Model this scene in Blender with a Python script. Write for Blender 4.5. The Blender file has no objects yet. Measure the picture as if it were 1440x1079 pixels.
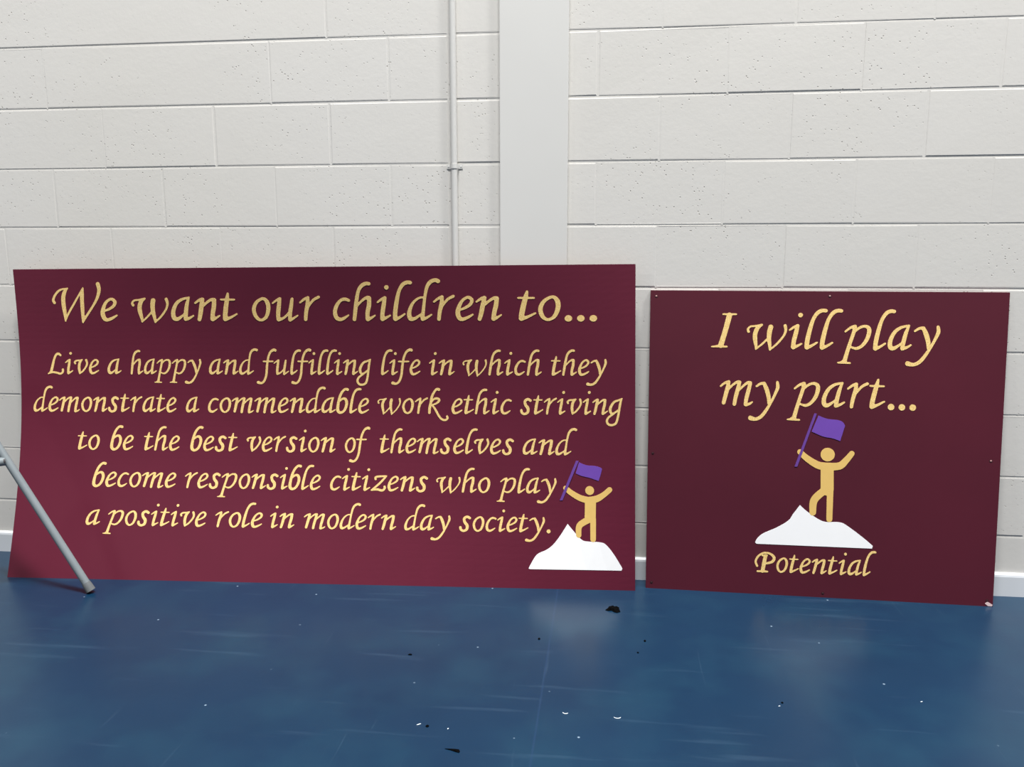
import bpy, bmesh, math, random
import numpy as np
from mathutils import Vector, Matrix, Euler

# ------------------------------------------------------------------ camera
sc = bpy.context.scene
COL = sc.collection
F_PX, D_WALL, CAM_H = 1160.0, 2.7345, 1.1311          # focal length in pixels of 1440, wall distance, eye height
YAW, PITCH, ROLL = 0.11828, -0.16391, 0.00143
def rx(a): return Matrix.Rotation(a, 4, 'X')
def ry(a): return Matrix.Rotation(a, 4, 'Y')
def rz(a): return Matrix.Rotation(a, 4, 'Z')
cam_d = bpy.data.cameras.new('camera'); cam = bpy.data.objects.new('camera', cam_d); COL.objects.link(cam)
cam_d.sensor_fit = 'HORIZONTAL'; cam_d.sensor_width = 36.0; cam_d.lens = 36.0 * F_PX / 1440.0
cam_d.clip_start = 0.05
cam.matrix_world = Matrix.Translation((0, 0, CAM_H)) @ rz(YAW) @ rx(PITCH) @ ry(ROLL) @ rx(math.pi / 2)
sc.camera = cam

# ------------------------------------------------------------------ light and exposure
sc.view_settings.view_transform = 'Standard'
sc.view_settings.look = 'None'
sc.view_settings.gamma = 1.0
sc.view_settings.use_curve_mapping = False
sc.view_settings.exposure = 0.0
world = bpy.data.worlds.new('hall_daylight'); sc.world = world; world.use_nodes = True
wb = world.node_tree.nodes['Background']
wb.inputs['Color'].default_value = (0.97, 0.99, 1.02, 1); wb.inputs['Strength'].default_value = 0.24
def ceiling_lamp(x, y, z, sx, sy, watts, colour=(1, 0.99, 0.975)):
    l = bpy.data.lights.new('ceiling_lamp', 'AREA'); l.shape = 'RECTANGLE'; l.size = sx; l.size_y = sy
    l.energy = watts; l.color = colour
    o = bpy.data.objects.new('ceiling_lamp', l); o.location = (x, y, z); COL.objects.link(o)
    return o
ceiling_lamp(0.0, 0.1, 10.0, 2.4, 0.8, 1950)
ceiling_lamp(5.0, 0.1, 10.0, 2.4, 0.8, 800)
ceiling_lamp(-5.0, -1.6, 4.2, 1.6, 0.5, 90)

# ------------------------------------------------------------------ materials
def srgb(r, g, b):
    f = lambda c: (c / 255 / 12.92) if c <= 10.3 else ((c / 255 + 0.055) / 1.055) ** 2.4
    return (f(r), f(g), f(b), 1)
class NT:
    def __init__(self, name):
        self.m = bpy.data.materials.new(name); self.m.use_nodes = True
        self.t = self.m.node_tree; self.b = self.t.nodes['Principled BSDF']; self.tc = self.n('ShaderNodeTexCoord')
    def n(self, typ, **kw):
        o = self.t.nodes.new(typ)
        for k, v in kw.items(): setattr(o, k, v)
        return o
    def l(self, a, b): self.t.links.new(a, b)
    def noise(self, scale, detail=4, rough=0.5, vec=None, mscale=None):
        o = self.n('ShaderNodeTexNoise'); o.inputs['Scale'].default_value = scale
        o.inputs['Detail'].default_value = detail; o.inputs['Roughness'].default_value = rough
        v = vec or self.tc.outputs['Object']
        if mscale:
            mp = self.n('ShaderNodeMapping'); mp.inputs['Scale'].default_value = mscale; self.l(v, mp.inputs['Vector']); v = mp.outputs['Vector']
        self.l(v, o.inputs['Vector']); return o.outputs['Fac']
    def ramp(self, fac, stops):
        r = self.n('ShaderNodeValToRGB'); self.l(fac, r.inputs['Fac']); e = r.color_ramp.elements
        while len(e) < len(stops): e.new(0.5)
        for el, (p, c) in zip(e, stops): el.position = p; el.color = c
        return r.outputs['Color']
    def mix(self, fac, a, b, mode='MIX'):
        m = self.n('ShaderNodeMix', data_type='RGBA', blend_type=mode)
        for s, v in ((0, fac), (6, a), (7, b)):
            if hasattr(v, 'is_linked'): self.l(v, m.inputs[s])
            else: m.inputs[s].default_value = v
        return m.outputs[2]
    def bump(self, h, strength, dist, prev=None):
        b = self.n('ShaderNodeBump'); b.inputs['Strength'].default_value = strength; b.inputs['Distance'].default_value = dist
        self.l(h, b.inputs['Height'])
        if prev: self.l(prev, b.inputs['Normal'])
        self.l(b.outputs['Normal'], self.b.inputs['Normal']); return b.outputs['Normal']
    def base(self, c):
        if hasattr(c, 'is_linked'): self.l(c, self.b.inputs['Base Color'])
        else: self.b.inputs['Base Color'].default_value = c
        return self
    def pbr(self, rough, spec=0.5, metal=0.0):
        self.b.inputs['Roughness'].default_value = rough; self.b.inputs['Specular IOR Level'].default_value = spec
        self.b.inputs['Metallic'].default_value = metal; return self
W1, K0 = (1, 1, 1, 1), (0, 0, 0, 1)
def grey(v): return (v, v, v, 1)

def mat_block():
    t = NT('painted_blockwork'); t.pbr(0.55, 0.35)
    big = t.noise(1.3, 3); c = t.mix(big, srgb(206, 203, 196), srgb(211, 209, 205))
    fine = t.noise(60, 5, 0.65); c = t.mix(t.ramp(fine, [(0.35, grey(0.93)), (0.6, W1)]), c, c, 'MIX')
    # open pores in the block face, in clusters
    vo = t.n('ShaderNodeTexVoronoi'); vo.inputs['Scale'].default_value = 75; t.l(t.tc.outputs['Object'], vo.inputs['Vector'])
    pore = t.ramp(vo.outputs['Distance'], [(0.06, W1), (0.19, K0)])
    clus = t.ramp(t.noise(3.2, 3, 0.6), [(0.43, K0), (0.6, W1)])
    pick = t.ramp(t.noise(22, 2), [(0.46, K0), (0.52, W1)])
    mm = t.mix(1.0, pore, clus, 'MULTIPLY'); mm = t.mix(1.0, mm, pick, 'MULTIPLY')
    c = t.mix(mm, c, srgb(148, 142, 133)); t.base(c)
    n1 = t.bump(fine, 0.16, 0.002)
    inv = t.n('ShaderNodeInvert'); t.l(mm, inv.inputs['Color']); n2 = t.bump(inv.outputs['Color'], 0.35, 0.002, n1)
    t.bump(t.noise(9, 3, 0.5), 0.08, 0.006, n2)
    return t.m
def mat_paint(name, col, rough=0.4, var=0.03):
    t = NT(name); t.pbr(rough, 0.45)
    c2 = tuple(x * (1 - var * 2) for x in col[:3]) + (1,)
    t.base(t.mix(t.noise(4, 3), c2, col)); t.bump(t.noise(120, 3), 0.06, 0.001); return t.m
def mat_floor():
    t = NT('blue_vinyl_floor'); t.pbr(0.36, 0.4)
    m1 = t.ramp(t.noise(1.1, 6, 0.62), [(0.3, K0), (0.7, W1)])
    c = t.mix(m1, srgb(8, 38, 62), srgb(13, 45, 70))
    m2 = t.ramp(t.noise(4.0, 4, 0.55), [(0.45, K0), (0.8, W1)])
    c = t.mix(m2, c, srgb(18, 52, 73))
    # pale scuffs drawn out sideways, fine scratches and grit
    s1 = t.ramp(t.noise(5, 3, 0.5, mscale=(0.45, 5.0, 1)), [(0.62, K0), (0.80, grey(0.085))])
    c = t.mix(s1, c, srgb(104, 134, 158))
    s2 = t.ramp(t.noise(6, 3, 0.6, mscale=(9.0, 0.35, 1)), [(0.68, K0), (0.78, grey(0.06))])
    c = t.mix(s2, c, srgb(120, 148, 170))
    vo = t.n('ShaderNodeTexVoronoi'); vo.inputs['Scale'].default_value = 16; t.l(t.tc.outputs['Object'], vo.inputs['Vector'])
    gr = t.mix(1.0, t.ramp(vo.outputs['Distance'], [(0.03, W1), (0.06, K0)]), t.ramp(t.noise(7, 2), [(0.56, K0), (0.6, grey(0.6))]), 'MULTIPLY')
    c = t.mix(gr, c, srgb(150, 172, 190))
    vd = t.n('ShaderNodeTexVoronoi'); vd.inputs['Scale'].default_value = 11; t.l(t.tc.outputs['Object'], vd.inputs['Vector'])
    gd = t.mix(1.0, t.ramp(vd.outputs['Distance'], [(0.03, W1), (0.06, K0)]), t.ramp(t.noise(5, 2), [(0.56, K0), (0.6, grey(0.7))]), 'MULTIPLY')
    c = t.mix(gd, c, srgb(22, 42, 70))
    # heat-welded seams every two metres
    sp = t.n('ShaderNodeSeparateXYZ'); t.l(t.tc.outputs['Object'], sp.inputs[0])
    a = t.n('ShaderNodeMath', operation='ADD'); a.inputs[1].default_value = 20.157; t.l(sp.outputs['X'], a.inputs[0])
    md = t.n('ShaderNodeMath', operation='PINGPONG'); md.inputs[1].default_value = 1.0; t.l(a.outputs[0], md.inputs[0])
    seam = t.ramp(md.outputs[0], [(0.001, grey(0.5)), (0.0026, K0)])
    c = t.mix(seam, c, srgb(28, 54, 84)); t.base(c)
    r = t.ramp(t.noise(2.5, 5, 0.65), [(0.3, grey(0.27)), (0.7, grey(0.34))]); t.l(r, t.b.inputs['Roughness'])
    t.bump(t.noise(45, 3), 0.05, 0.002); return t.m
def mat_board(name, col):
    t = NT(name); t.pbr(0.52, 0.4)
    c2 = tuple(x * 0.86 for x in col[:3]) + (1,)
    t.base(t.mix(t.ramp(t.noise(2.2, 5, 0.6), [(0.3, K0), (0.7, W1)]), c2, col))
    t.bump(t.noise(30, 4), 0.05, 0.002); return t.m
def mat_gold():
    t = NT('gold_glitter_vinyl'); t.pbr(0.42, 0.6, 0.0)
    sp = t.ramp(t.noise(420, 2, 0.7), [(0.3, srgb(206, 168, 98)), (0.5, srgb(236, 200, 126)), (0.7, srgb(255, 230, 162))])
    t.base(sp); t.bump(t.noise(500, 2), 0.4, 0.0006); return t.m
def mat_flat(name, col, rough=0.5, var=0.04):
    t = NT(name); t.pbr(rough, 0.4); c2 = tuple(x * (1 - var * 3) for x in col[:3]) + (1,)
    t.base(t.mix(t.noise(40, 3), c2, col)); return t.m
def mat_tube():
    t = NT('grey_painted_steel'); t.pbr(0.55, 0.4, 0.0)
    c = t.mix(t.noise(9, 4), srgb(108, 116, 120), srgb(128, 136, 140))
    chip = t.ramp(t.noise(26, 4, 0.6, mscale=(1, 1, 0.5)), [(0.66, K0), (0.69, W1)])
    c = t.mix(chip, c, srgb(62, 60, 62)); t.base(c); t.bump(t.noise(80, 3), 0.1, 0.001); return t.m

# ------------------------------------------------------------------ object helpers
def link(name, bm, mat, parent=None, smooth=False, normals=True):
    if normals: bmesh.ops.recalc_face_normals(bm, faces=bm.faces)
    me = bpy.data.meshes.new(name); bm.to_mesh(me); bm.free()
    if smooth:
        for p in me.polygons: p.use_smooth = True
    me.materials.append(mat); o = bpy.data.objects.new(name, me); COL.objects.link(o)
    if parent: o.parent = parent
    return o
def tag(o, label=None, cat=None, group=None, kind=None):
    for k, v in (('label', label), ('category', cat), ('group', group), ('kind', kind)):
        if v: o[k] = v
    return o
def empty(name, loc):
    o = bpy.data.objects.new(name, None); o.empty_display_size = 0.1; o.location = loc; COL.objects.link(o); return o
def box(bm, x0, x1, y0, y1, z0, z1, bevel=0.0):
    r = bmesh.ops.create_cube(bm, size=1.0)
    for v in r['verts']:
        v.co = Vector((x0 + (v.co.x + .5) * (x1 - x0), y0 + (v.co.y + .5) * (y1 - y0), z0 + (v.co.z + .5) * (z1 - z0)))
    if bevel:
        ed = list({e for v in r['verts'] for e in v.link_edges}); bmesh.ops.bevel(bm, geom=ed, offset=bevel, segments=2, affect='EDGES', profile=0.7)
def tube(bm, pts, rad, n=20, cap=True):
    pts = [Vector(p) for p in pts]; rings = []
    rs = rad if isinstance(rad, (list, tuple)) else [rad] * len(pts)
    t0 = (pts[1] - pts[0]).normalized(); ref = Vector((0, 0, 1)) if abs(t0.z) < 0.9 else Vector((0, 1, 0))
    for i, p in enumerate(pts):
        t = (pts[min(i + 1, len(pts) - 1)] - pts[max(i - 1, 0)]).normalized()
        a = (ref - t * ref.dot(t)).normalized(); b = t.cross(a)
        rings.append([bm.verts.new(p + (a * math.cos(2 * math.pi * k / n) + b * math.sin(2 * math.pi * k / n)) * rs[i]) for k in range(n)])
    for r0, r1 in zip(rings, rings[1:]):
        for k in range(n): bm.faces.new((r0[k], r0[(k + 1) % n], r1[(k + 1) % n], r1[k]))
    if cap: bm.faces.new(rings[0][::-1]); bm.faces.new(rings[-1])
def prism(bm, poly, to3, h0, h1):
    """a flat outline with thickness; to3(x, y, h) places it"""
    lo = [bm.verts.new(to3(x, y, h0)) for x, y in poly]; hi = [bm.verts.new(to3(x, y, h1)) for x, y in poly]
    n = len(poly)
    f = bm.faces.new(hi); g = bm.faces.new(lo[::-1])
    for k in range(n): bm.faces.new((lo[k], lo[(k + 1) % n], hi[(k + 1) % n], hi[k]))
    bmesh.ops.triangulate(bm, faces=[f, g])

# ------------------------------------------------------------------ measured layout of the boards, in metres
LB = dict( BL=(-2.0659, 2.4958, 0.0), BR=(0.0999, 2.6304, 0.0), TL=(-2.0717, 2.679, 1.0568), TR=(0.0783, 2.683, 1.0772) , bow=(0.056, 0.143, -0.187), w=2.1600, h=1.0756)
L_TEXT = [
   ('headline', 0.0787, [('We', 0.1353, 0.8928, 0.3724, 0.8926), ('want', 0.4252, 0.8926, 0.806, 0.8928), ('our', 0.8595, 0.8929, 1.1039, 0.8934), ('children', 1.1455, 0.8935, 1.7237, 0.8956), ('to...', 1.7759, 0.8958, 2.0368, 0.8972)]) ,
   ('text_line', 0.0519, [('Live', 0.0984, 0.7029, 0.2858, 0.7023), ('a', 0.316, 0.7023, 0.3665, 0.7022), ('happy', 0.3996, 0.7022, 0.6589, 0.7024), ('and', 0.6847, 0.7024, 0.8666, 0.703), ('fulfilling', 0.8555, 0.703, 1.2677, 0.7057), ('life', 1.3006, 0.706, 1.4396, 0.7074), ('in', 1.4698, 0.7077, 1.5568, 0.7087), ('which', 1.5854, 0.7091, 1.8531, 0.7127), ('they', 1.8842, 0.7132, 2.0678, 0.7162)]) ,
   ('text_line', 0.0518, [('demonstrate', 0.0438, 0.5681, 0.5612, 0.5666), ('a', 0.5952, 0.5666, 0.6429, 0.5667), ('commendable', 0.6751, 0.5668, 1.2544, 0.5713), ('work', 1.2844, 0.5717, 1.5326, 0.5753), ('ethic', 1.543, 0.5755, 1.7508, 0.5794), ('striving', 1.7786, 0.58, 2.1188, 0.588)]) ,
   ('text_line', 0.051, [('to', 0.2049, 0.4338, 0.2842, 0.4332), ('be', 0.3221, 0.4329, 0.406, 0.4324), ('the', 0.4439, 0.4323, 0.5728, 0.4319), ('best', 0.6113, 0.4318, 0.7823, 0.432), ('version', 0.8143, 0.432, 1.1331, 0.4339), ('of', 1.1665, 0.4342, 1.2573, 0.4352), ('themselves', 1.29, 0.4355, 1.7566, 0.4432), ('and', 1.7859, 0.4438, 1.9695, 0.4481)]) ,
   ('text_line', 0.0498, [('become', 0.2653, 0.3061, 0.5654, 0.3044), ('responsible', 0.597, 0.3043, 1.0828, 0.3051), ('citizens', 1.1163, 0.3053, 1.4602, 0.3087), ('who', 1.4886, 0.309, 1.6753, 0.3119), ('play', 1.6967, 0.3123, 1.9001, 0.3162)]) ,
   ('text_line', 0.0484, [('a', 0.2552, 0.1768, 0.3065, 0.1766), ('positive', 0.32, 0.1765, 0.6834, 0.176), ('role', 0.7152, 0.176, 0.8835, 0.1764), ('in', 0.9098, 0.1765, 0.9962, 0.1769), ('modern', 1.0287, 0.177, 1.352, 0.1794), ('day', 1.3803, 0.1797, 1.5398, 0.1815), ('society.', 1.5697, 0.1818, 1.8796, 0.1865)]) ,
]
RB = dict( BL=(0.1357, 2.6579, 0.0), BR=(1.2257, 2.6356, 0.0), TL=(0.1297, 2.7222, 0.992), TR=(1.2259, 2.7222, 0.9906) , bow=(0.0, 0.0, 0.0), w=1.0932, h=0.9942)
R_TEXT = [
   ('headline', 0.0756, [('I', 0.1949, 0.8125, 0.2747, 0.8123), ('will', 0.3061, 0.8123, 0.6011, 0.8118), ('play', 0.5885, 0.8118, 0.8949, 0.8113)]) ,
   ('headline', 0.0766, [('my', 0.2263, 0.6278, 0.4137, 0.6269), ('part...', 0.4394, 0.6267, 0.8334, 0.6249)]) ,
   ('caption', 0.0486, [('Potential', 0.3529, 0.0767, 0.7334, 0.0803)]) ,
]
L_EMBLEM = dict(
  head=[(2.0102, 0.3312, 0.0147)],
  strokes=[ [(1.9304, 0.3359, 0.0083), (1.9498, 0.3205, 0.0092), (1.9775, 0.3054, 0.0101), (2.005, 0.2982, 0.011)], [(2.005, 0.2982, 0.011), (2.0326, 0.3039, 0.011), (2.0555, 0.3178, 0.0091), (2.076, 0.3362, 0.0087)], [(2.0128, 0.2906, 0.0183), (2.0123, 0.2652, 0.0183), (2.0118, 0.242, 0.0184)], [(2.004, 0.2325, 0.011), (1.9759, 0.2121, 0.0101), (1.9735, 0.1806, 0.0087)], [(2.0214, 0.2355, 0.0096), (2.0213, 0.1685, 0.0092)] ],
  mountain=[(1.806, 0.0656), (1.8129, 0.0794), (1.8337, 0.1119), (1.8662, 0.1289), (1.8894, 0.1479), (1.9125, 0.1785), (1.9366, 0.2171), (1.9542, 0.1961), (1.9818, 0.1671), (2.0001, 0.1608), (2.046, 0.1592), (2.0643, 0.1515), (2.0871, 0.1245), (2.1099, 0.0881), (2.1181, 0.0734), (2.1144, 0.0668), (1.8107, 0.0635)],
  flag=[(1.9751, 0.4238), (2.0008, 0.4151), (2.0283, 0.4138), (2.0465, 0.409), (2.0511, 0.4041), (2.0465, 0.3845), (2.0396, 0.3643), (2.0144, 0.3726), (1.9823, 0.3796), (1.9639, 0.3872)],
  pole=[(1.965, 0.429), (1.9742, 0.4284), (1.9197, 0.2948), (1.9104, 0.2945)],
)
R_EMBLEM = dict(
  head=[(0.5707, 0.4723, 0.0218)],
  strokes=[ [(0.4845, 0.4785, 0.0085), (0.5063, 0.4587, 0.0101), (0.5409, 0.4377, 0.0118), (0.568, 0.4333, 0.0126)], [(0.568, 0.4333, 0.0126), (0.6082, 0.4364, 0.0117), (0.6284, 0.4556, 0.01), (0.645, 0.4782, 0.0083)], [(0.571, 0.421, 0.0202), (0.5732, 0.3588, 0.0202)], [(0.5633, 0.354, 0.0118), (0.534, 0.3216, 0.0118), (0.5312, 0.2812, 0.0102)], [(0.5827, 0.3547, 0.0101), (0.5836, 0.261, 0.0093)] ],
  mountain=[(0.3528, 0.1738), (0.3593, 0.1878), (0.3778, 0.205), (0.4202, 0.2269), (0.4555, 0.251), (0.4701, 0.2742), (0.4904, 0.3038), (0.5124, 0.2849), (0.5472, 0.2612), (0.573, 0.2516), (0.6194, 0.2518), (0.6495, 0.2353), (0.6927, 0.2033), (0.7213, 0.1796), (0.7192, 0.1705), (0.3572, 0.1694)],
  flag=[(0.5376, 0.5982), (0.5648, 0.5884), (0.5984, 0.5849), (0.6128, 0.5791), (0.6207, 0.5679), (0.6076, 0.5175), (0.5839, 0.5256), (0.5543, 0.5309), (0.5185, 0.5458)],
  pole=[(0.5248, 0.6049), (0.5324, 0.6042), (0.4777, 0.4302), (0.4692, 0.43)],
)
R_SCREWS = [(0.0185, 0.976), (0.5589, 0.9797), (0.0158, 0.4596), (1.0642, 0.4675), (0.0186, 0.0207), (0.5723, 0.0143), (1.0753, 0.0186)]
R_CHIP = (1.0823, 0.0052)
# Lettering: pen strokes (x, y, pen radius) of an italic calligraphic hand, y down, with the glyph's
# own baseline, x-height, advance box (x0, x1) and slant correction.  'c' strokes are closed.
GLYPHS = {
 'W': (650,340,50,775,.05, [[(105,375,20),(88,330,19),(128,245,17),(200,178,16),(312,152,9)],[(312,154,9),(265,210,27),(240,300,31),(240,420,31),(252,540,26),(257,655,11)],[(257,648,10),(310,530,15),(420,350,15),(542,150,11)],[(545,152,9),(525,240,28),(518,350,29),(518,480,28),(517,600,22),(514,677,11)],[(517,672,11),(570,580,17),(680,420,17),(750,295,22),(783,180,27),(770,90,30)]]),
 'w': (548,290,54,545,.03, [[(92,348,17),(82,318,13),(112,285,12),(165,278,12),(242,261,12)],[(240,264,13),(195,300,24),(170,370,27),(172,440,26),(187,520,18),(187,566,9)],[(188,562,9),(250,505,12),(315,435,12)],[(345,286,29),(333,350,29),(332,430,26),(345,510,20),(349,572,9)],[(349,570,9),(430,490,13),(495,400,13),(518,330,16),(508,270,20)]]),
 'a': (548,290,548,842,.03, [[(792,250,12),(700,275,18),(630,330,22),(585,430,26),(588,510,28),(625,528,25),(680,497,16),(735,445,10)],[(788,256,14),(760,340,23),(740,440,26),(730,528,25)],[(730,530,23),(775,517,17),(828,485,11)]]),
 'n': (548,290,852,1172,.03, [[(872,322,12),(925,284,17),(965,270,19)],[(965,274,24),(945,370,28),(925,470,27),(908,534,24)],[(940,390,12),(1010,320,16),(1070,280,19),(1108,280,24)],[(1108,283,26),(1098,370,28),(1078,460,27),(1070,530,27)],[(1072,532,26),(1115,514,16),(1160,484,10)]]),
 't': (548,290,1190,1402,.03, [[(1298,203,14),(1285,270,25),(1262,380,29),(1246,480,29),(1242,528,27)],[(1243,532,26),(1310,508,17),(1388,464,11)],[(1208,278,12),(1290,280,13),(1370,280,12)]]),
 'o': (622,337,156,456,.02, [['c',(345,297,21),(250,350,24),(202,455,28),(225,565,27),(290,616,20),(370,570,25),(412,450,30),(402,350,30)]]),
 'u': (622,337,482,876,.02, [[(505,365,13),(565,322,17),(612,298,20)],[(612,302,25),(590,420,31),(574,520,31),(570,603,27)],[(572,612,25),(640,588,19),(700,540,16),(745,480,12)],[(788,306,22),(770,400,28),(748,500,29),(735,612,25)],[(738,618,22),(790,588,17),(850,550,12)]]),
 'r': (605,322,868,1158,.02, [[(890,352,13),(948,307,18),(1000,282,19)],[(1000,285,21),(990,380,29),(965,480,27),(950,592,24)],[(990,430,10),(1035,362,16),(1080,312,19),(1145,278,20)]]),
 'c': (592,297,74,312,.015, [[(295,336,18),(245,318,21),(190,337,20),(140,402,24),(115,480,26),(128,555,27),(175,580,23),(225,562,19),(280,525,10)]]),
 'h': (592,297,336,650,.015, [[(578,125,22),(540,122,23),(490,148,24),(447,210,22),(418,320,24),(397,440,26),(375,580,23)],[(415,410,12),(480,340,16),(540,300,19),(574,303,22)],[(572,310,26),(565,400,28),(543,490,27),(538,572,25)],[(541,580,25),(585,560,17),(632,530,11)]]),
 'i': (592,297,652,842,.015, [[(675,360,12),(725,322,16),(768,303,19)],[(764,308,23),(750,390,27),(730,490,27),(722,572,26)],[(725,580,24),(775,556,17),(822,530,11)],[(793,172,29),(792,173,29)]]),
 'l': (592,297,850,1028,.015, [[(1092,115,23),(1050,113,24),(1000,140,24),(952,220,22),(920,340,26),(895,480,28),(888,572,26)],[(892,579,25),(950,552,17),(1008,512,12)]]),
 'd': (592,297,1018,1338,.012, [[(1420,100,26),(1385,87,24),(1330,107,24),(1285,170,22),(1255,290,19),(1235,420,20),(1215,560,25)],[(1215,580,23),(1265,560,17),(1325,522,11)],[(1245,302,12),(1175,312,14),(1100,380,18),(1056,490,26),(1065,568,28),(1112,573,21),(1170,538,16),(1225,495,11)]]),
 'e': (577,302,502,748,.01, [[(560,447,12),(630,420,17),(695,376,20),(718,325,23),(690,288,20),(650,290,18),(595,335,20),(553,420,26),(542,490,30),(562,552,28),(600,564,23),(660,543,19),(725,505,12)]]),
 'I': (567,292,-20,335,-.035, [[(145,153,11),(225,153,12),(308,152,11)],[(224,165,35),(170,360,33),(113,540,35)],[(85,545,14),(50,553,12),(-2,559,9)],[(2,559,9),(90,556,12),(187,556,12)]]),
 'p': (600,298,66,414,-.035, [[(92,378,12),(155,330,16),(212,309,19)],[(211,315,23),(190,400,23),(150,520,23),(110,650,25),(84,745,28)],[(60,745,12),(35,762,10),(0,770,9)],[(2,769,10),(70,767,14),(150,771,12)],[(190,395,12),(260,332,16),(325,309,18),(374,330,25),(380,390,27),(350,480,24),(290,557,20),(225,587,18),(158,570,12)]]),
 'y': (600,298,930,1262,-.035, [[(965,362,13),(1018,329,17),(1065,322,20)],[(1068,325,24),(1100,400,30),(1125,490,28),(1130,570,22)],[(1242,308,20),(1246,370,24),(1218,440,20),(1165,545,17),(1100,650,21),(1030,738,23),(955,777,22),(882,765,31)]]),
 'm': (432,290,90,545,-.03, [[(112,208,12),(168,168,16),(220,152,19)],[(219,157,22),(195,250,28),(170,340,27),(150,412,25)],[(210,250,12),(270,190,15),(330,153,18),(362,154,20)],[(358,160,23),(330,260,27),(305,350,26),(290,425,25)],[(350,255,12),(410,197,15),(465,158,18),(500,160,21)],[(498,165,24),(470,270,27),(445,360,26),(435,425,24)],[(440,431,21),(490,417,15),(522,395,11)]]),
 'L': (490,248,76,404,.03, [[(330,172,19),(290,145,20),(245,172,20),(207,260,20),(177,370,24),(150,452,21),(105,487,11)],[(103,486,11),(180,464,16),(250,472,18),(318,490,17),(362,462,18),(366,418,20)]]),
 'v': (490,248,530,800,.03, [[(562,312,16),(552,288,15),(588,264,15),(640,260,14),(690,247,11)],[(688,250,12),(645,300,23),(630,370,24),(633,430,23),(640,486,12)],[(640,484,12),(700,440,15),(755,370,16),(777,310,18),(762,254,20)]]),
 'f': (500,240,138,314,.02, [[(362,107,22),(330,101,23),(280,132,19),(240,205,19),(217,290,19),(200,400,21),(185,510,20),(150,600,19),(100,642,18),(40,632,25)],[(145,287,12),(220,289,13),(310,287,12)]]),
 'g': (495,240,527,764,.015, [[(746,247,9),(690,275,15),(625,300,18),(573,370,22),(560,430,23),(582,478,17),(630,465,12),(695,415,9)],[(742,254,11),(720,320,19),(702,430,19),(685,530,19),(658,620,19),(605,655,17),(542,650,18),(510,600,19),(535,540,17),(600,492,15),(690,430,12)]]),
 'k': (505,245,982,1226,.01, [[(1172,112,24),(1138,107,20),(1095,150,19),(1055,230,21),(1035,330,23),(1015,420,23),(1010,492,21)],[(1040,325,11),(1090,268,17),(1150,260,19),(1174,288,21),(1140,330,17),(1060,367,13)],[(1060,367,14),(1110,440,18),(1165,540,18),(1215,595,17),(1270,608,17),(1310,582,17),(1302,548,18)]]),
 's': (412,203,8,190,.0, [[(162,233,18),(125,215,18),(85,240,19),(92,290,20),(125,335,22),(120,388,19),(75,410,16),(40,392,18),(32,362,18)]]),
 'z': (387,188,588,795,.0, [[(650,240,15),(650,216,13),(690,206,13),(785,200,11)],[(785,201,11),(700,295,14),(600,380,10)],[(600,380,10),(670,370,15),(735,382,15),(768,355,14),(765,335,15)]]),
 'b': (415,208,330,512,.0, [[(505,86,20),(468,82,17),(420,130,18),(385,210,19),(362,310,21),(358,375,23),(378,406,20),(412,407,17),(450,378,18),(478,320,20),(486,260,21),(465,217,19),(425,218,15),(375,262,10)]]),
 'P': (252,152,70,300,-.035, [[(110,195,12),(94,150,12),(120,95,11),(180,57,10),(245,62,11),(288,100,16),(270,145,14),(205,166,10)],[(198,88,19),(185,150,21),(167,245,21)],[(165,84,8),(215,82,8)],[(112,251,9),(165,250,11),(218,251,9)]]),
 '.': (765,330,1165,1310,.0, [[(1245,742,46),(1246,742,46)]]),
}

# ------------------------------------------------------------------ the setting: floor, block wall, pilaster, skirting
M_BLOCK = mat_block(); M_FLOOR = mat_floor()
M_PIL = mat_paint('white_gloss_column', srgb(212, 211, 207), 0.5)
M_SKIRT = mat_paint('white_skirting_paint', srgb(218, 222, 226), 0.4)
M_PIPE = mat_paint('white_conduit_paint', srgb(209, 208, 204), 0.35)
bm = bmesh.new(); box(bm, -6, 6, -6.5, D_WALL + 0.12, -0.1, 0.0)
tag(link('floor', bm, M_FLOOR), kind='structure')

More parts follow.
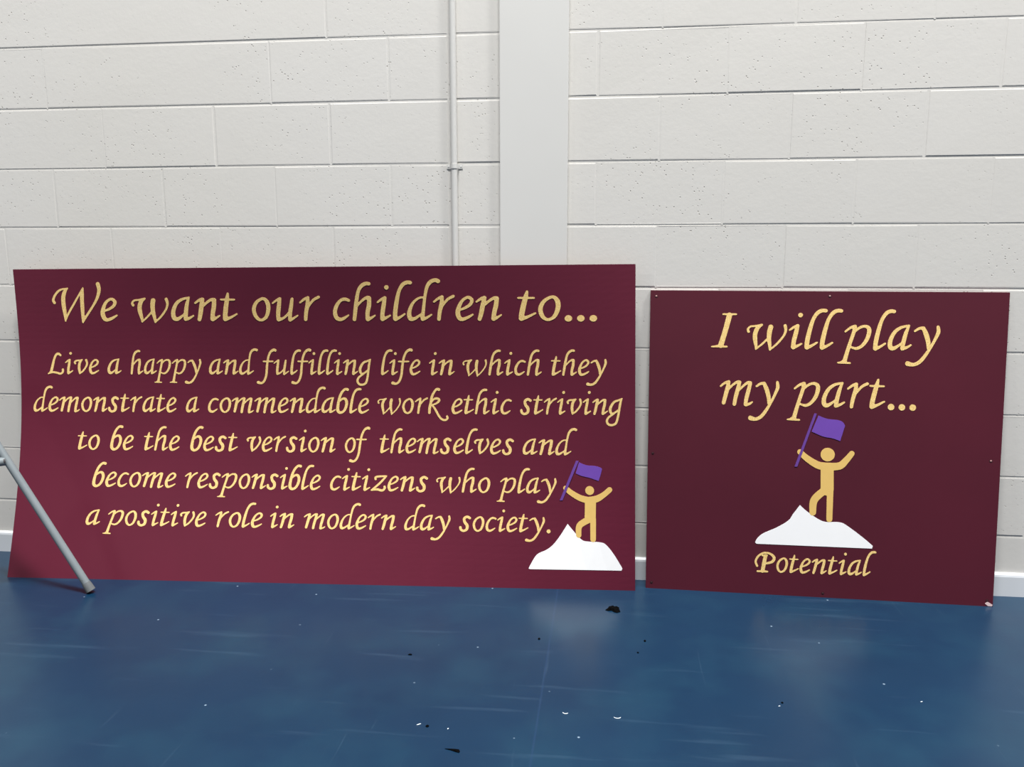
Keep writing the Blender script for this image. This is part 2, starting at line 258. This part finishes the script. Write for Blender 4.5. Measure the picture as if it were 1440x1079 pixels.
PIL0, PIL1, PIL_Y = -0.3612, -0.1425, 2.7150
JOINT_X = -0.530                                     # movement joint just left of the conduit
def block_wall():
    rnd = random.Random(4); bm = bmesh.new(); J = 0.0040; y = D_WALL
    # how deep each upright joint was left; some were filled flush and cannot be seen
    FLUSH = {(8, -1.53), (9, -1.73), (9, -1.33), (9, -2.13), (10, -1.53)}
    def block(x0, x1, z0, z1, sl, sr):
        if x1 - x0 < 0.012: return
        d = [rnd.uniform(-0.0004, 0.0004) for _ in range(4)]; b = 0.0026; o = rnd.uniform(-0.0003, 0.0003)
        jx0, jx1 = J * (0.25 + 0.75 * sl), J * (0.25 + 0.75 * sr); jz = J * rnd.uniform(0.85, 1.15)
        a = (x0 + jx0, x1 - jx1, z0 + jz, z1 - jz * 0.8)
        out = [(a[0], a[2]), (a[1], a[2]), (a[1], a[3]), (a[0], a[3])]
        inn = [(a[0] + b, a[2] + b), (a[1] - b, a[2] + b), (a[1] - b, a[3] - b), (a[0] + b, a[3] - b)]
        back = [bm.verts.new((X, y + 0.008, Z)) for X, Z in out]
        mid = [bm.verts.new((X, y + 0.0006 * s_, Z)) for (X, Z), s_ in zip(out, (sl, sr, sr, sl))]
        fr = [bm.verts.new((X, y + o + dd, Z)) for (X, Z), dd in zip(inn, d)]
        bm.faces.new(fr)
        for k in range(4):
            q = (k + 1) % 4
            bm.faces.new((mid[k], mid[q], fr[q], fr[k])); bm.faces.new((back[k], back[q], mid[q], mid[k]))
        # the tooled mortar fillet that half fills each upright joint
        if sr < 0.8:
            dep = 0.0001 + 0.0009 * sr
            v = [bm.verts.new(p) for p in ((a[1] - 0.001, y + dep, z0), (x1 + jx0, y + dep, z0), (x1 + jx0, y + dep, z1), (a[1] - 0.001, y + dep, z1))]
            bm.faces.new(v)
    for r in range(0, 25):
        z0, z1 = r * 0.2, r * 0.2 + 0.2
        A = (r % 2 == 1)
        for side, (lo, hi) in enumerate((((-6.0), JOINT_X), (JOINT_X, PIL0 + 0.02), (PIL1 - 0.02, 6.0))):
            off = ((-1.7298 if A else -1.9265) if side < 2 else (0.1457 if A else 0.3492))
            k0 = math.floor((lo - off) / 0.4) - 1; xs = [lo] + [off + 0.4 * k for k in range(k0, k0 + 40) if lo + 0.012 < off + 0.4 * k < hi - 0.012] + [hi]
            if side == 1: xs = [lo, hi]
            xs = [x for x in xs if (r, round(x, 2)) not in FLUSH]; st = [rnd.uniform(0.05, 1.0) ** 1.3 for _ in xs]; st[0] = st[-1] = 0.9
            for x0, x1, a, b in zip(xs, xs[1:], st, st[1:]): block(x0, x1, z0, z1, a, b)
    box(bm, -6, 6, y + 0.0011, y + 0.15, 0, 5.0)       # mortar bed behind the faces
    return link('wall_back', bm, M_BLOCK)
tag(block_wall(), kind='structure')
bm = bmesh.new(); box(bm, PIL0, PIL1, PIL_Y, D_WALL + 0.10, 0, 5.0, 0.003)
tag(link('trim_1', bm, M_PIL), 'smooth white painted column strip between the two stretches of block wall', kind='structure')
def skirting(name, x0, x1):
    bm = bmesh.new(); prof = [(0, 0), (-0.012, 0), (-0.012, 0.066), (-0.0105, 0.073), (-0.006, 0.077), (0, 0.078)]
    f0 = [bm.verts.new((x0, D_WALL + 0.001 + a, z)) for a, z in prof]; f1 = [bm.verts.new((x1, D_WALL + 0.001 + a, z)) for a, z in prof]
    n = len(prof)
    for k in range(n): bm.faces.new((f0[k], f0[(k + 1) % n], f1[(k + 1) % n], f1[k]))
    bm.faces.new(f0); bm.faces.new(f1[::-1]); o = tag(link(name, bm, M_SKIRT), kind='structure')
    return o
skirting('baseboard_back_left', -6, PIL0); skirting('baseboard_back_right', PIL1, 6)

# ------------------------------------------------------------------ conduit on the wall
cond = empty('conduit_pipe', (-0.512, D_WALL, 0.05))
tag(cond, 'thin white painted conduit pipe running up the block wall left of the smooth column', 'pipe')
bm = bmesh.new(); R_C = 0.0102; YC = D_WALL - R_C - 0.0006
tube(bm, [(0, YC - D_WALL, 0.03), (0, YC - D_WALL, 4.9)], R_C, 24, False)
link('pipe', bm, M_PIPE, cond, smooth=True)
def saddle(z):
    bm = bmesh.new(); w = 0.014; n = 14; ro, ri = R_C + 0.0014, R_C + 0.0001; cy = YC - D_WALL
    prof = [(-0.0265, -0.0014), (-0.0145, -0.0014)] + [(-ro * math.cos(math.pi * k / n), cy - ro * math.sin(math.pi * k / n)) for k in range(n + 1)] + [(0.0145, -0.0014), (0.0265, -0.0014)]
    inn = [(-0.0265, -0.0003), (-0.0135, -0.0003)] + [(-ri * math.cos(math.pi * k / n), cy - ri * math.sin(math.pi * k / n)) for k in range(n + 1)] + [(0.0135, -0.0003), (0.0265, -0.0003)]
    def ring(dz): return [bm.verts.new((x, y, dz)) for x, y in prof], [bm.verts.new((x, y, dz)) for x, y in inn]
    rows = [ring(dz) for dz in (-w / 2, w / 2)]
    (a0, b0), (a1, b1) = rows; m = len(prof)
    for k in range(m - 1):
        bm.faces.new((a0[k], a0[k + 1], a1[k + 1], a1[k])); bm.faces.new((b0[k], b1[k], b1[k + 1], b0[k + 1]))
        bm.faces.new((a0[k], b0[k], b0[k + 1], a0[k + 1])); bm.faces.new((a1[k], a1[k + 1], b1[k + 1], b1[k]))
    for k in (0, m - 1): bm.faces.new((a0[k], a1[k], b1[k], b0[k]))
    s = link('saddle_clip', bm, M_PIPE, cond); s.location = (0, 0, z - 0.05)
    for dx in (-0.0205, 0.0205):
        bm = bmesh.new(); tube(bm, [(dx, -0.0010, 0), (dx, -0.0018, 0), (dx, -0.0021, 0)], [0.0036, 0.0036, 0.0024], 12)
        link('screw', bm, M_PIPE, s)
saddle(1.391)

# ------------------------------------------------------------------ the two sign boards
class Board:
    def __init__(self, d, th):
        self.c = [Vector(d[k]) for k in ('BL', 'BR', 'TL', 'TR')]; self.bow = d['bow']; self.w = d['w']; self.h = d['h']; self.th = th
    def S(self, s, w):                                   # board coordinates in metres -> front surface
        u, v = s / self.w, w / self.h; BL, BR, TL, TR = self.c
        p = (BL * (1 - u) + BR * u) * (1 - v) + (TL * (1 - u) + TR * u) * v
        p.y += (self.bow[0] + self.bow[1] * u + self.bow[2] * u * u) * math.sin(math.pi * v); return p
    def N(self, s, w):
        a = self.S(s + .01, w) - self.S(s - .01, w); b = self.S(s, w + .01) - self.S(s, w - .01); return a.cross(b).normalized()
    def at(self, s, w, h): return self.S(s, w) + self.N(s, w) * h
    def mesh(self, nu, nv):
        bm = bmesh.new(); T = Vector((0, self.th, 0)); ch = 0.0009
        F = [[bm.verts.new(self.S(self.w * i / nu, self.h * j / nv)) for i in range(nu + 1)] for j in range(nv + 1)]
        B = [[bm.verts.new(self.S(self.w * i / nu, self.h * j / nv) + T) for i in range(nu + 1)] for j in range(nv + 1)]
        for j in range(nv):
            for i in range(nu):
                bm.faces.new((F[j][i], F[j][i + 1], F[j + 1][i + 1], F[j + 1][i])); bm.faces.new((B[j][i], B[j + 1][i], B[j + 1][i + 1], B[j][i + 1]))
        for i in range(nu):
            for j in (0, nv): bm.faces.new((F[j][i], F[j][i + 1], B[j][i + 1], B[j][i]))
        for j in range(nv):
            for i in (0, nu): bm.faces.new((F[j][i], F[j + 1][i], B[j + 1][i], B[j][i]))
        return bm

def cr(pts, closed, per=7):                              # Catmull-Rom through the pen positions
    P = [np.array(p, float) for p in pts]; n = len(P); out = []
    for i in range(n if closed else n - 1):
        if closed: a, b, c, d = P[i - 1], P[i], P[(i + 1) % n], P[(i + 2) % n]
        else: a, b, c, d = P[max(i - 1, 0)], P[i], P[i + 1], P[min(i + 2, n - 1)]
        for k in range(per):
            t = k / per
            out.append(0.5 * (2 * b + (c - a) * t + (2 * a - 5 * b + 4 * c - d) * t * t + (3 * b - a - 3 * c + d) * t ** 3))
    out.append(P[0] if closed else P[-1]); return np.array(out)

def ink(strokes, step):
    """strokes: arrays of (x, y, r) -> polygons covering the union of all pen positions"""
    allp = np.concatenate(strokes); lo = (allp[:, :2] - allp[:, 2:]).min(0) - 1.6 * step; hi = (allp[:, :2] + allp[:, 2:]).max(0) + 1.6 * step
    nx, ny = [int(math.ceil(v)) + 1 for v in (hi - lo) / step]
    gx, gy = np.meshgrid(lo[0] + np.arange(nx) * step, lo[1] + np.arange(ny) * step)
    fld = np.full(gx.shape, 1e9)
    for st in strokes:
        for p, q in zip(st, st[1:]):
            d = q[:2] - p[:2]; L = max(d @ d, 1e-12); t = np.clip(((gx - p[0]) * d[0] + (gy - p[1]) * d[1]) / L, 0, 1)
            fld = np.minimum(fld, np.hypot(gx - p[0] - t * d[0], gy - p[1] - t * d[1]) - (p[2] + (q[2] - p[2]) * t))
    fld = np.where(np.abs(fld) < 1e-6, 1e-6, fld)
    verts, vid, polys = [], {}, []
    def vert(key, x, y):
        if key not in vid: vid[key] = len(verts); verts.append((x, y))
        return vid[key]
    for j in range(ny - 1):
        for i in range(nx - 1):
            cs = [(i, j), (i + 1, j), (i + 1, j + 1), (i, j + 1)]; f = [fld[b, a] for a, b in cs]
            if min(f) > 0: continue
            poly = []
            for k in range(4):
                (a, b), (c, d) = cs[k], cs[(k + 1) % 4]; fa, fb = f[k], f[(k + 1) % 4]
                if fa < 0: poly.append(vert((a, b), gx[b, a], gy[b, a]))
                if (fa < 0) != (fb < 0):
                    t = min(max(fa / (fa - fb), 0.02), 0.98); key = tuple(sorted(((a, b), (c, d))))
                    poly.append(vert(key, gx[b, a] + (gx[d, c] - gx[b, a]) * t, gy[b, a] + (gy[d, c] - gy[b, a]) * t))
            if len(poly) > 2: polys.append(poly)
    return verts, polys

_cache = {}
def glyph(ch):
    """verts in x-heights (y up, origin at the left of the advance box), polys, advance, ink left, ink right"""
    if ch not in _cache:
        base, xh, x0, x1, k, raw = GLYPHS[ch]; sts = []
        for st in raw:
            closed = st[0] == 'c'; a = cr(st[1:] if closed else st, closed)
            y = (base - a[:, 1]) / xh; x = (a[:, 0] - x0) / xh + k * y
            sts.append(np.stack([x, y, np.maximum(a[:, 2], 4) / xh * PEN], 1))
        v, p = ink(sts, 0.036); xs = [q[0] for q in v]
        _cache[ch] = (v, p, (x1 - x0) / xh, min(xs), max(xs))
    return _cache[ch]
PEN = 0.95

def relief(bm, verts, polys, place, h):
    """a thin raised layer: top faces, side walls down to the board"""
    top = [bm.verts.new(place(x, y, h)) for x, y in verts]; low = {}
    cnt = {}
    for p in polys:
        for a, b in zip(p, p[1:] + p[:1]): cnt[(a, b)] = 1
        try: bm.faces.new([top[a] for a in p])
        except ValueError: pass
    for a, b in list(cnt):
        if (b, a) not in cnt:
            for q in (a, b):
                if q not in low: low[q] = bm.verts.new(place(*verts[q], 0.0))
            bm.faces.new((top[b], top[a], low[a], low[b]))

def write_words(board, xh, words, parent, mat):
    for text, s0, w0, s1, w1 in words:
        bm = bmesh.new(); pen = 0.0; spans = []; L, R = 1e9, -1e9
        for ch in text:
            v, p, adv, l, r = glyph(ch); spans.append((pen, v, p)); L = min(L, pen + l); R = max(R, pen + r); pen += adv
        kx = (s1 - s0) / (R - L)
        for off, v, p in spans:
            def place(x, y, h):
                t = (x + off - L) / (R - L)
                return board.at(s0 + kx * (x + off - L), w0 + (w1 - w0) * t + xh * y, h)
            relief(bm, v, p, place, 0.0008)
        tag(link('word', bm, mat, parent, normals=False), 'gold lettering reading ' + text.strip('.'))

def emblem(board, E, parent, mats):
    mg, mw, mf, mp = mats
    def pl(k): return lambda x, y, h: board.at(x, y, h)
    def smooth(poly, sharp=()):
        return [tuple(q[:2]) for q in cr([(a, b, 0) for a, b in poly], True, 4)[:-1]]
    bm = bmesh.new(); prism(bm, E['mountain_outline'], pl(0), 0.0, 0.0009); m = link('mountain', bm, mw, parent); tag(m, 'white mountain silhouette')
    sts = [cr(s, False) for s in E['strokes']] + [np.array([(x, y, r), (x + 1e-4, y, r)]) for x, y, r in E['head']]
    v, p = ink(sts, 0.0018); bm = bmesh.new(); relief(bm, v, p, pl(0), 0.0010)
    o = link('climber_figure', bm, mg, parent, normals=False); tag(o, 'gold stick figure with both arms raised')
    bm = bmesh.new(); prism(bm, E['flag_outline'], pl(0), 0.0, 0.0012); f = link('flag', bm, mf, parent); tag(f, 'purple waving flag')
    bm = bmesh.new(); prism(bm, E['pole'], pl(0), 0.0, 0.0016); g = link('flag_pole', bm, mp, f); tag(g, 'slanting purple flag pole')

def soften(poly, corners):
    """round an outline between its corners with a curve; indices in corners stay sharp"""
    n = len(poly); out = []
    cs = sorted(corners)
    for a, b in zip(cs, cs[1:] + [cs[0] + n]):
        seg = [poly[i % n] for i in range(a, b + 1)]
        out += [tuple(q[:2]) for q in cr([(x, y, 0) for x, y in seg], False, 5)[:-1]]
    return out

M_GOLD = mat_gold(); M_WHITE = mat_flat('white_vinyl', srgb(247, 247, 247), 0.5, 0.01)
M_FIGURE = mat_flat('gold_figure_vinyl', srgb(232, 193, 112), 0.45)
M_FLAG = mat_flat('purple_vinyl', srgb(112, 72, 170), 0.5); M_POLE = mat_flat('purple_pole_vinyl', srgb(106, 66, 150), 0.5)
M_BOARD_A = mat_board('maroon_sheet', srgb(94, 20, 44)); M_BOARD_B = mat_board('maroon_sheet_small', srgb(80, 18, 36))

big = Board(LB, 0.006)
o_big = link('sign_board', big.mesh(36, 48), M_BOARD_A)
tag(o_big, 'long maroon sign board headed We want our children to, leaning on the wall', 'sign')
for name, xh, words in L_TEXT: write_words(big, xh, words, o_big, M_GOLD)
LE = dict(L_EMBLEM); LE['mountain_outline'] = soften(LE['mountain'], [0, 6, 14, 15, 16]); LE['flag_outline'] = soften(LE['flag'], [0, 4, 6, 9])
emblem(big, LE, o_big, (M_FIGURE, M_WHITE, M_FLAG, M_POLE))

small = Board(RB, 0.011)
o_small = link('sign_board', small.mesh(10, 10), M_BOARD_B)
tag(o_small, 'squarer maroon sign board reading I will play my part, right of the long board', 'sign')
for name, xh, words in R_TEXT: write_words(small, xh, words, o_small, M_GOLD)
RE = dict(R_EMBLEM); RE['mountain_outline'] = soften(RE['mountain'], [0, 6, 13, 14, 15]); RE['flag_outline'] = soften(RE['flag'], [0, 4, 5, 8])
emblem(small, RE, o_small, (M_FIGURE, M_WHITE, M_FLAG, M_POLE))
M_SCREW_P = mat_flat('bare_screw', srgb(176, 132, 130), 0.5); M_SCREW_D = mat_flat('dark_screw', srgb(60, 30, 36), 0.4); M_RIM = mat_flat('screw_recess', srgb(50, 14, 22), 0.6)
for k, (s, w) in enumerate(R_SCREWS):
    rim = bmesh.new(); n = small.N(s, w); p = small.S(s, w)
    tube(rim, [p, p + n * 0.0004], 0.0050, 18); r = link('screw_hole', rim, M_RIM, o_small)
    bm = bmesh.new(); tube(bm, [p + n * 0.0003, p + n * 0.0011, p + n * 0.0016], [0.0031, 0.0029, 0.0016], 14)
    q = link('screw', bm, M_SCREW_P if k in (0, 1, 3) else M_SCREW_D, r)
bm = bmesh.new(); s, w = R_CHIP
prism(bm, [(s - .013, w + .004), (s - .006, w + .010), (s + .002, w + .006), (s + .010, w + .001), (s + .008, w - .004), (s - .004, w - .004)], lambda x, y, h: small.at(x, y, h), 0.0, 0.0009)
tag(link('corner_chip', bm, mat_flat('bare_chipped_corner', srgb(214, 190, 190), 0.7), o_small), 'pale chip at the lower right corner')

# ------------------------------------------------------------------ grey tubular trestle standing at the left edge
M_TUBE = mat_tube(); M_FERR = mat_flat('grey_rubber_ferrule', srgb(98, 102, 104), 0.7)
def trestle():
    F1 = Vector((-1.690, 2.4067, 0)); up = Vector((-0.57994, 0.0, 1.0)); H = 0.86; RT = 0.0125
    root = empty('trestle_stand', (-2.30, 2.06, 0))
    tag(root, 'chipped grey tubular metal trestle leg at the left edge, in front of the long board', 'trestle')
    T1 = F1 + up * H
    long = Vector((-0.82, -0.57, 0)).normalized()
    F4 = T1 + Vector((-0.57994, 0, -1)) * H * 1.0
    legs = [(F1, T1), (F4, T1 + Vector((-0.03, 0, 0)))]
    off = long * 0.95 + Vector((0, -0.35, 0))
    legs += [(a + off, b + off) for a, b in legs]
    o = root.location
    def part(name, pts, rad, mat, n=22, parent=root):
        bm = bmesh.new(); tube(bm, [Vector(p) - o for p in pts], rad, n, False); return link(name, bm, mat, parent, smooth=True)
    for a, b in legs:
        d = (b - a).normalized()
        bm = bmesh.new(); tube(bm, [a + d * 0.022 - o, b - o], RT, 22, False); l = link('leg', bm, M_TUBE, root, smooth=True)
        z = RT * 1.25 * math.sqrt(max(0, 1 - d.z ** 2))
        base = a + d * (z / d.z)
        bm = bmesh.new(); tube(bm, [base - o, a + d * 0.030 - o, a + d * 0.040 - o], [RT * 1.22, RT * 1.16, RT * 1.08], 22)
        link('foot_cap', bm, M_FERR, l)
    part('top_rail', [T1 + Vector((0, 0, .012)), T1 + off + Vector((0, 0, .012))], 0.017, M_TUBE)
    k = 0.444
    p = [a + (b - a) * (k / H) for a, b in legs]
    part('brace', [p[0] + (p[2] - p[0]).normalized() * 0.007, p[2]], 0.0142, M_TUBE); part('brace', [p[1], p[3]], 0.0125, M_TUBE)
trestle()

# ------------------------------------------------------------------ litter on the floor
M_BLACK = mat_flat('black_scrap', srgb(4, 4, 5), 0.9); M_BLACK.node_tree.nodes['Principled BSDF'].inputs['Specular IOR Level'].default_value = 0.05; M_PALE = mat_flat('white_shaving', srgb(206, 216, 222), 0.6)
def flake(name, x, y, outline, label, curl=0.004, group=None):
    bm = bmesh.new(); n = len(outline); cx = sum(a for a, b in outline) / n; cy = sum(b for a, b in outline) / n
    rings = []
    for f, z in ((1.0, 0.0), (1.0, 0.0012), (0.55, 0.0012 + curl)):
        rings.append([bm.verts.new((cx + (a - cx) * f, cy + (b - cy) * f, z + (curl * 0.35 * math.sin(3 * k) if f < 1 else 0))) for k, (a, b) in enumerate(outline)])
    for r0, r1 in zip(rings, rings[1:]):
        for k in range(n): bm.faces.new((r0[k], r0[(k + 1) % n], r1[(k + 1) % n], r1[k]))
    bm.faces.new(rings[0][::-1]); bm.faces.new(rings[-1])
    o = link(name, bm, M_BLACK); o.location = (x, y, 0.0); tag(o, label, 'litter', group); return o
def blob(r, sx, sy, seed):
    g = random.Random(seed); return [(sx * r * g.uniform(.75, 1.15) * math.cos(2 * math.pi * k / 9), sy * r * g.uniform(.75, 1.15) * math.sin(2 * math.pi * k / 9)) for k in range(9)]
flake('black_scrap', 0.0284, 2.474, [(-.0265, -.006), (-.018, .010), (-.015, .022), (-.003, .026), (.006, .021), (.017, .018), (.018, .002), (.021, -.014), (.010, -.022), (.001, -.018), (-.007, -.008), (-.018, -.011)],
      'largest ragged black scrap on the floor, below the right end of the long board', 0.006)
flake('black_sliver', -0.338, 1.689, [(-.019, .003), (.000, .004), (.014, .004), (.0175, -.003), (.016, -.008), (.008, -.006), (-.004, -.001)],
      'black tapered sliver at the bottom of the picture, nearest the camera', 0.002)
flake('black_flake', -0.5406, 2.1157, blob(.005, 1.2, .9, 3), 'small oblong black flake on the blue floor in front of the long board', 0.001)
flake('black_crumb', -0.416, 1.7756, blob(.0042, 1, 1.1, 5), 'round black crumb just behind the tapered black sliver', 0.002)
flake('black_crumb', -0.189, 2.2509, blob(.0042, 1, 1.3, 7), 'black crumb on the floor in front of the white mountain on the long board', 0.002)
flake('black_crumb', 0.1180, 2.2731, blob(.0042, .9, 1.3, 8), 'farther of two black crumbs in front of the gap between the boards', 0.002)
flake('black_crumb', 0.0953, 2.1998, blob(.0034, 1, 1, 9), 'nearer of two black crumbs in front of the gap between the boards', 0.0015)
flake('black_crumb', 0.4471, 1.9795, blob(.0032, 1, 1, 10), 'black crumb on the floor in front of the smaller board', 0.0015)
def shaving(x, y, pts, rad, label):
    bm = bmesh.new(); tube(bm, [(a, b, rad + c) for a, b, c in pts], [rad * (0.5 if k in (0, len(pts) - 1) else 1) for k in range(len(pts))], 8)
    o = link('white_shaving', bm, M_PALE); o.location = (x, y, 0.0); tag(o, label, 'litter'); return o
arc = lambda r, a0, a1, n=8: [(r * math.cos(a0 + (a1 - a0) * k / n), r * 0.8 * math.sin(a0 + (a1 - a0) * k / n), 0.0) for k in range(n + 1)]
shaving(-0.0912, 1.872, arc(.0065, math.pi * 1.0, math.pi * 1.9), .0011, 'small white curled shaving, left of the wider white curl, on the near floor')
shaving(0.0351, 1.868, arc(.0085, math.pi * 1.1, math.pi * 1.95), .0010, 'wider white curled shaving right of the small white curl on the near floor')
shaving(-0.4376, 1.7791, [(-.005, -.002, 0), (-.001, 0, 0), (.002, .003, 0), (.0045, .004, 0)], .0013, 'white shaving just left of the round black crumb')
shaving(-0.3647, 1.7697, [(-.001, -.002, 0), (0, 0, 0), (.001, .002, 0)], .0016, 'white speck just right of the round black crumb')
shaving(0.4367, 1.9619, [(-.0025, -.001, 0), (0, .0005, 0), (.0025, .001, 0)], .0012, 'white speck beside the black crumb in front of the smaller board')
shaving(0.7956, 2.0233, [(-.003, -.001, 0), (0, .0008, 0), (.003, .002, 0)], .0013, 'white shaving lying rightmost on the floor')
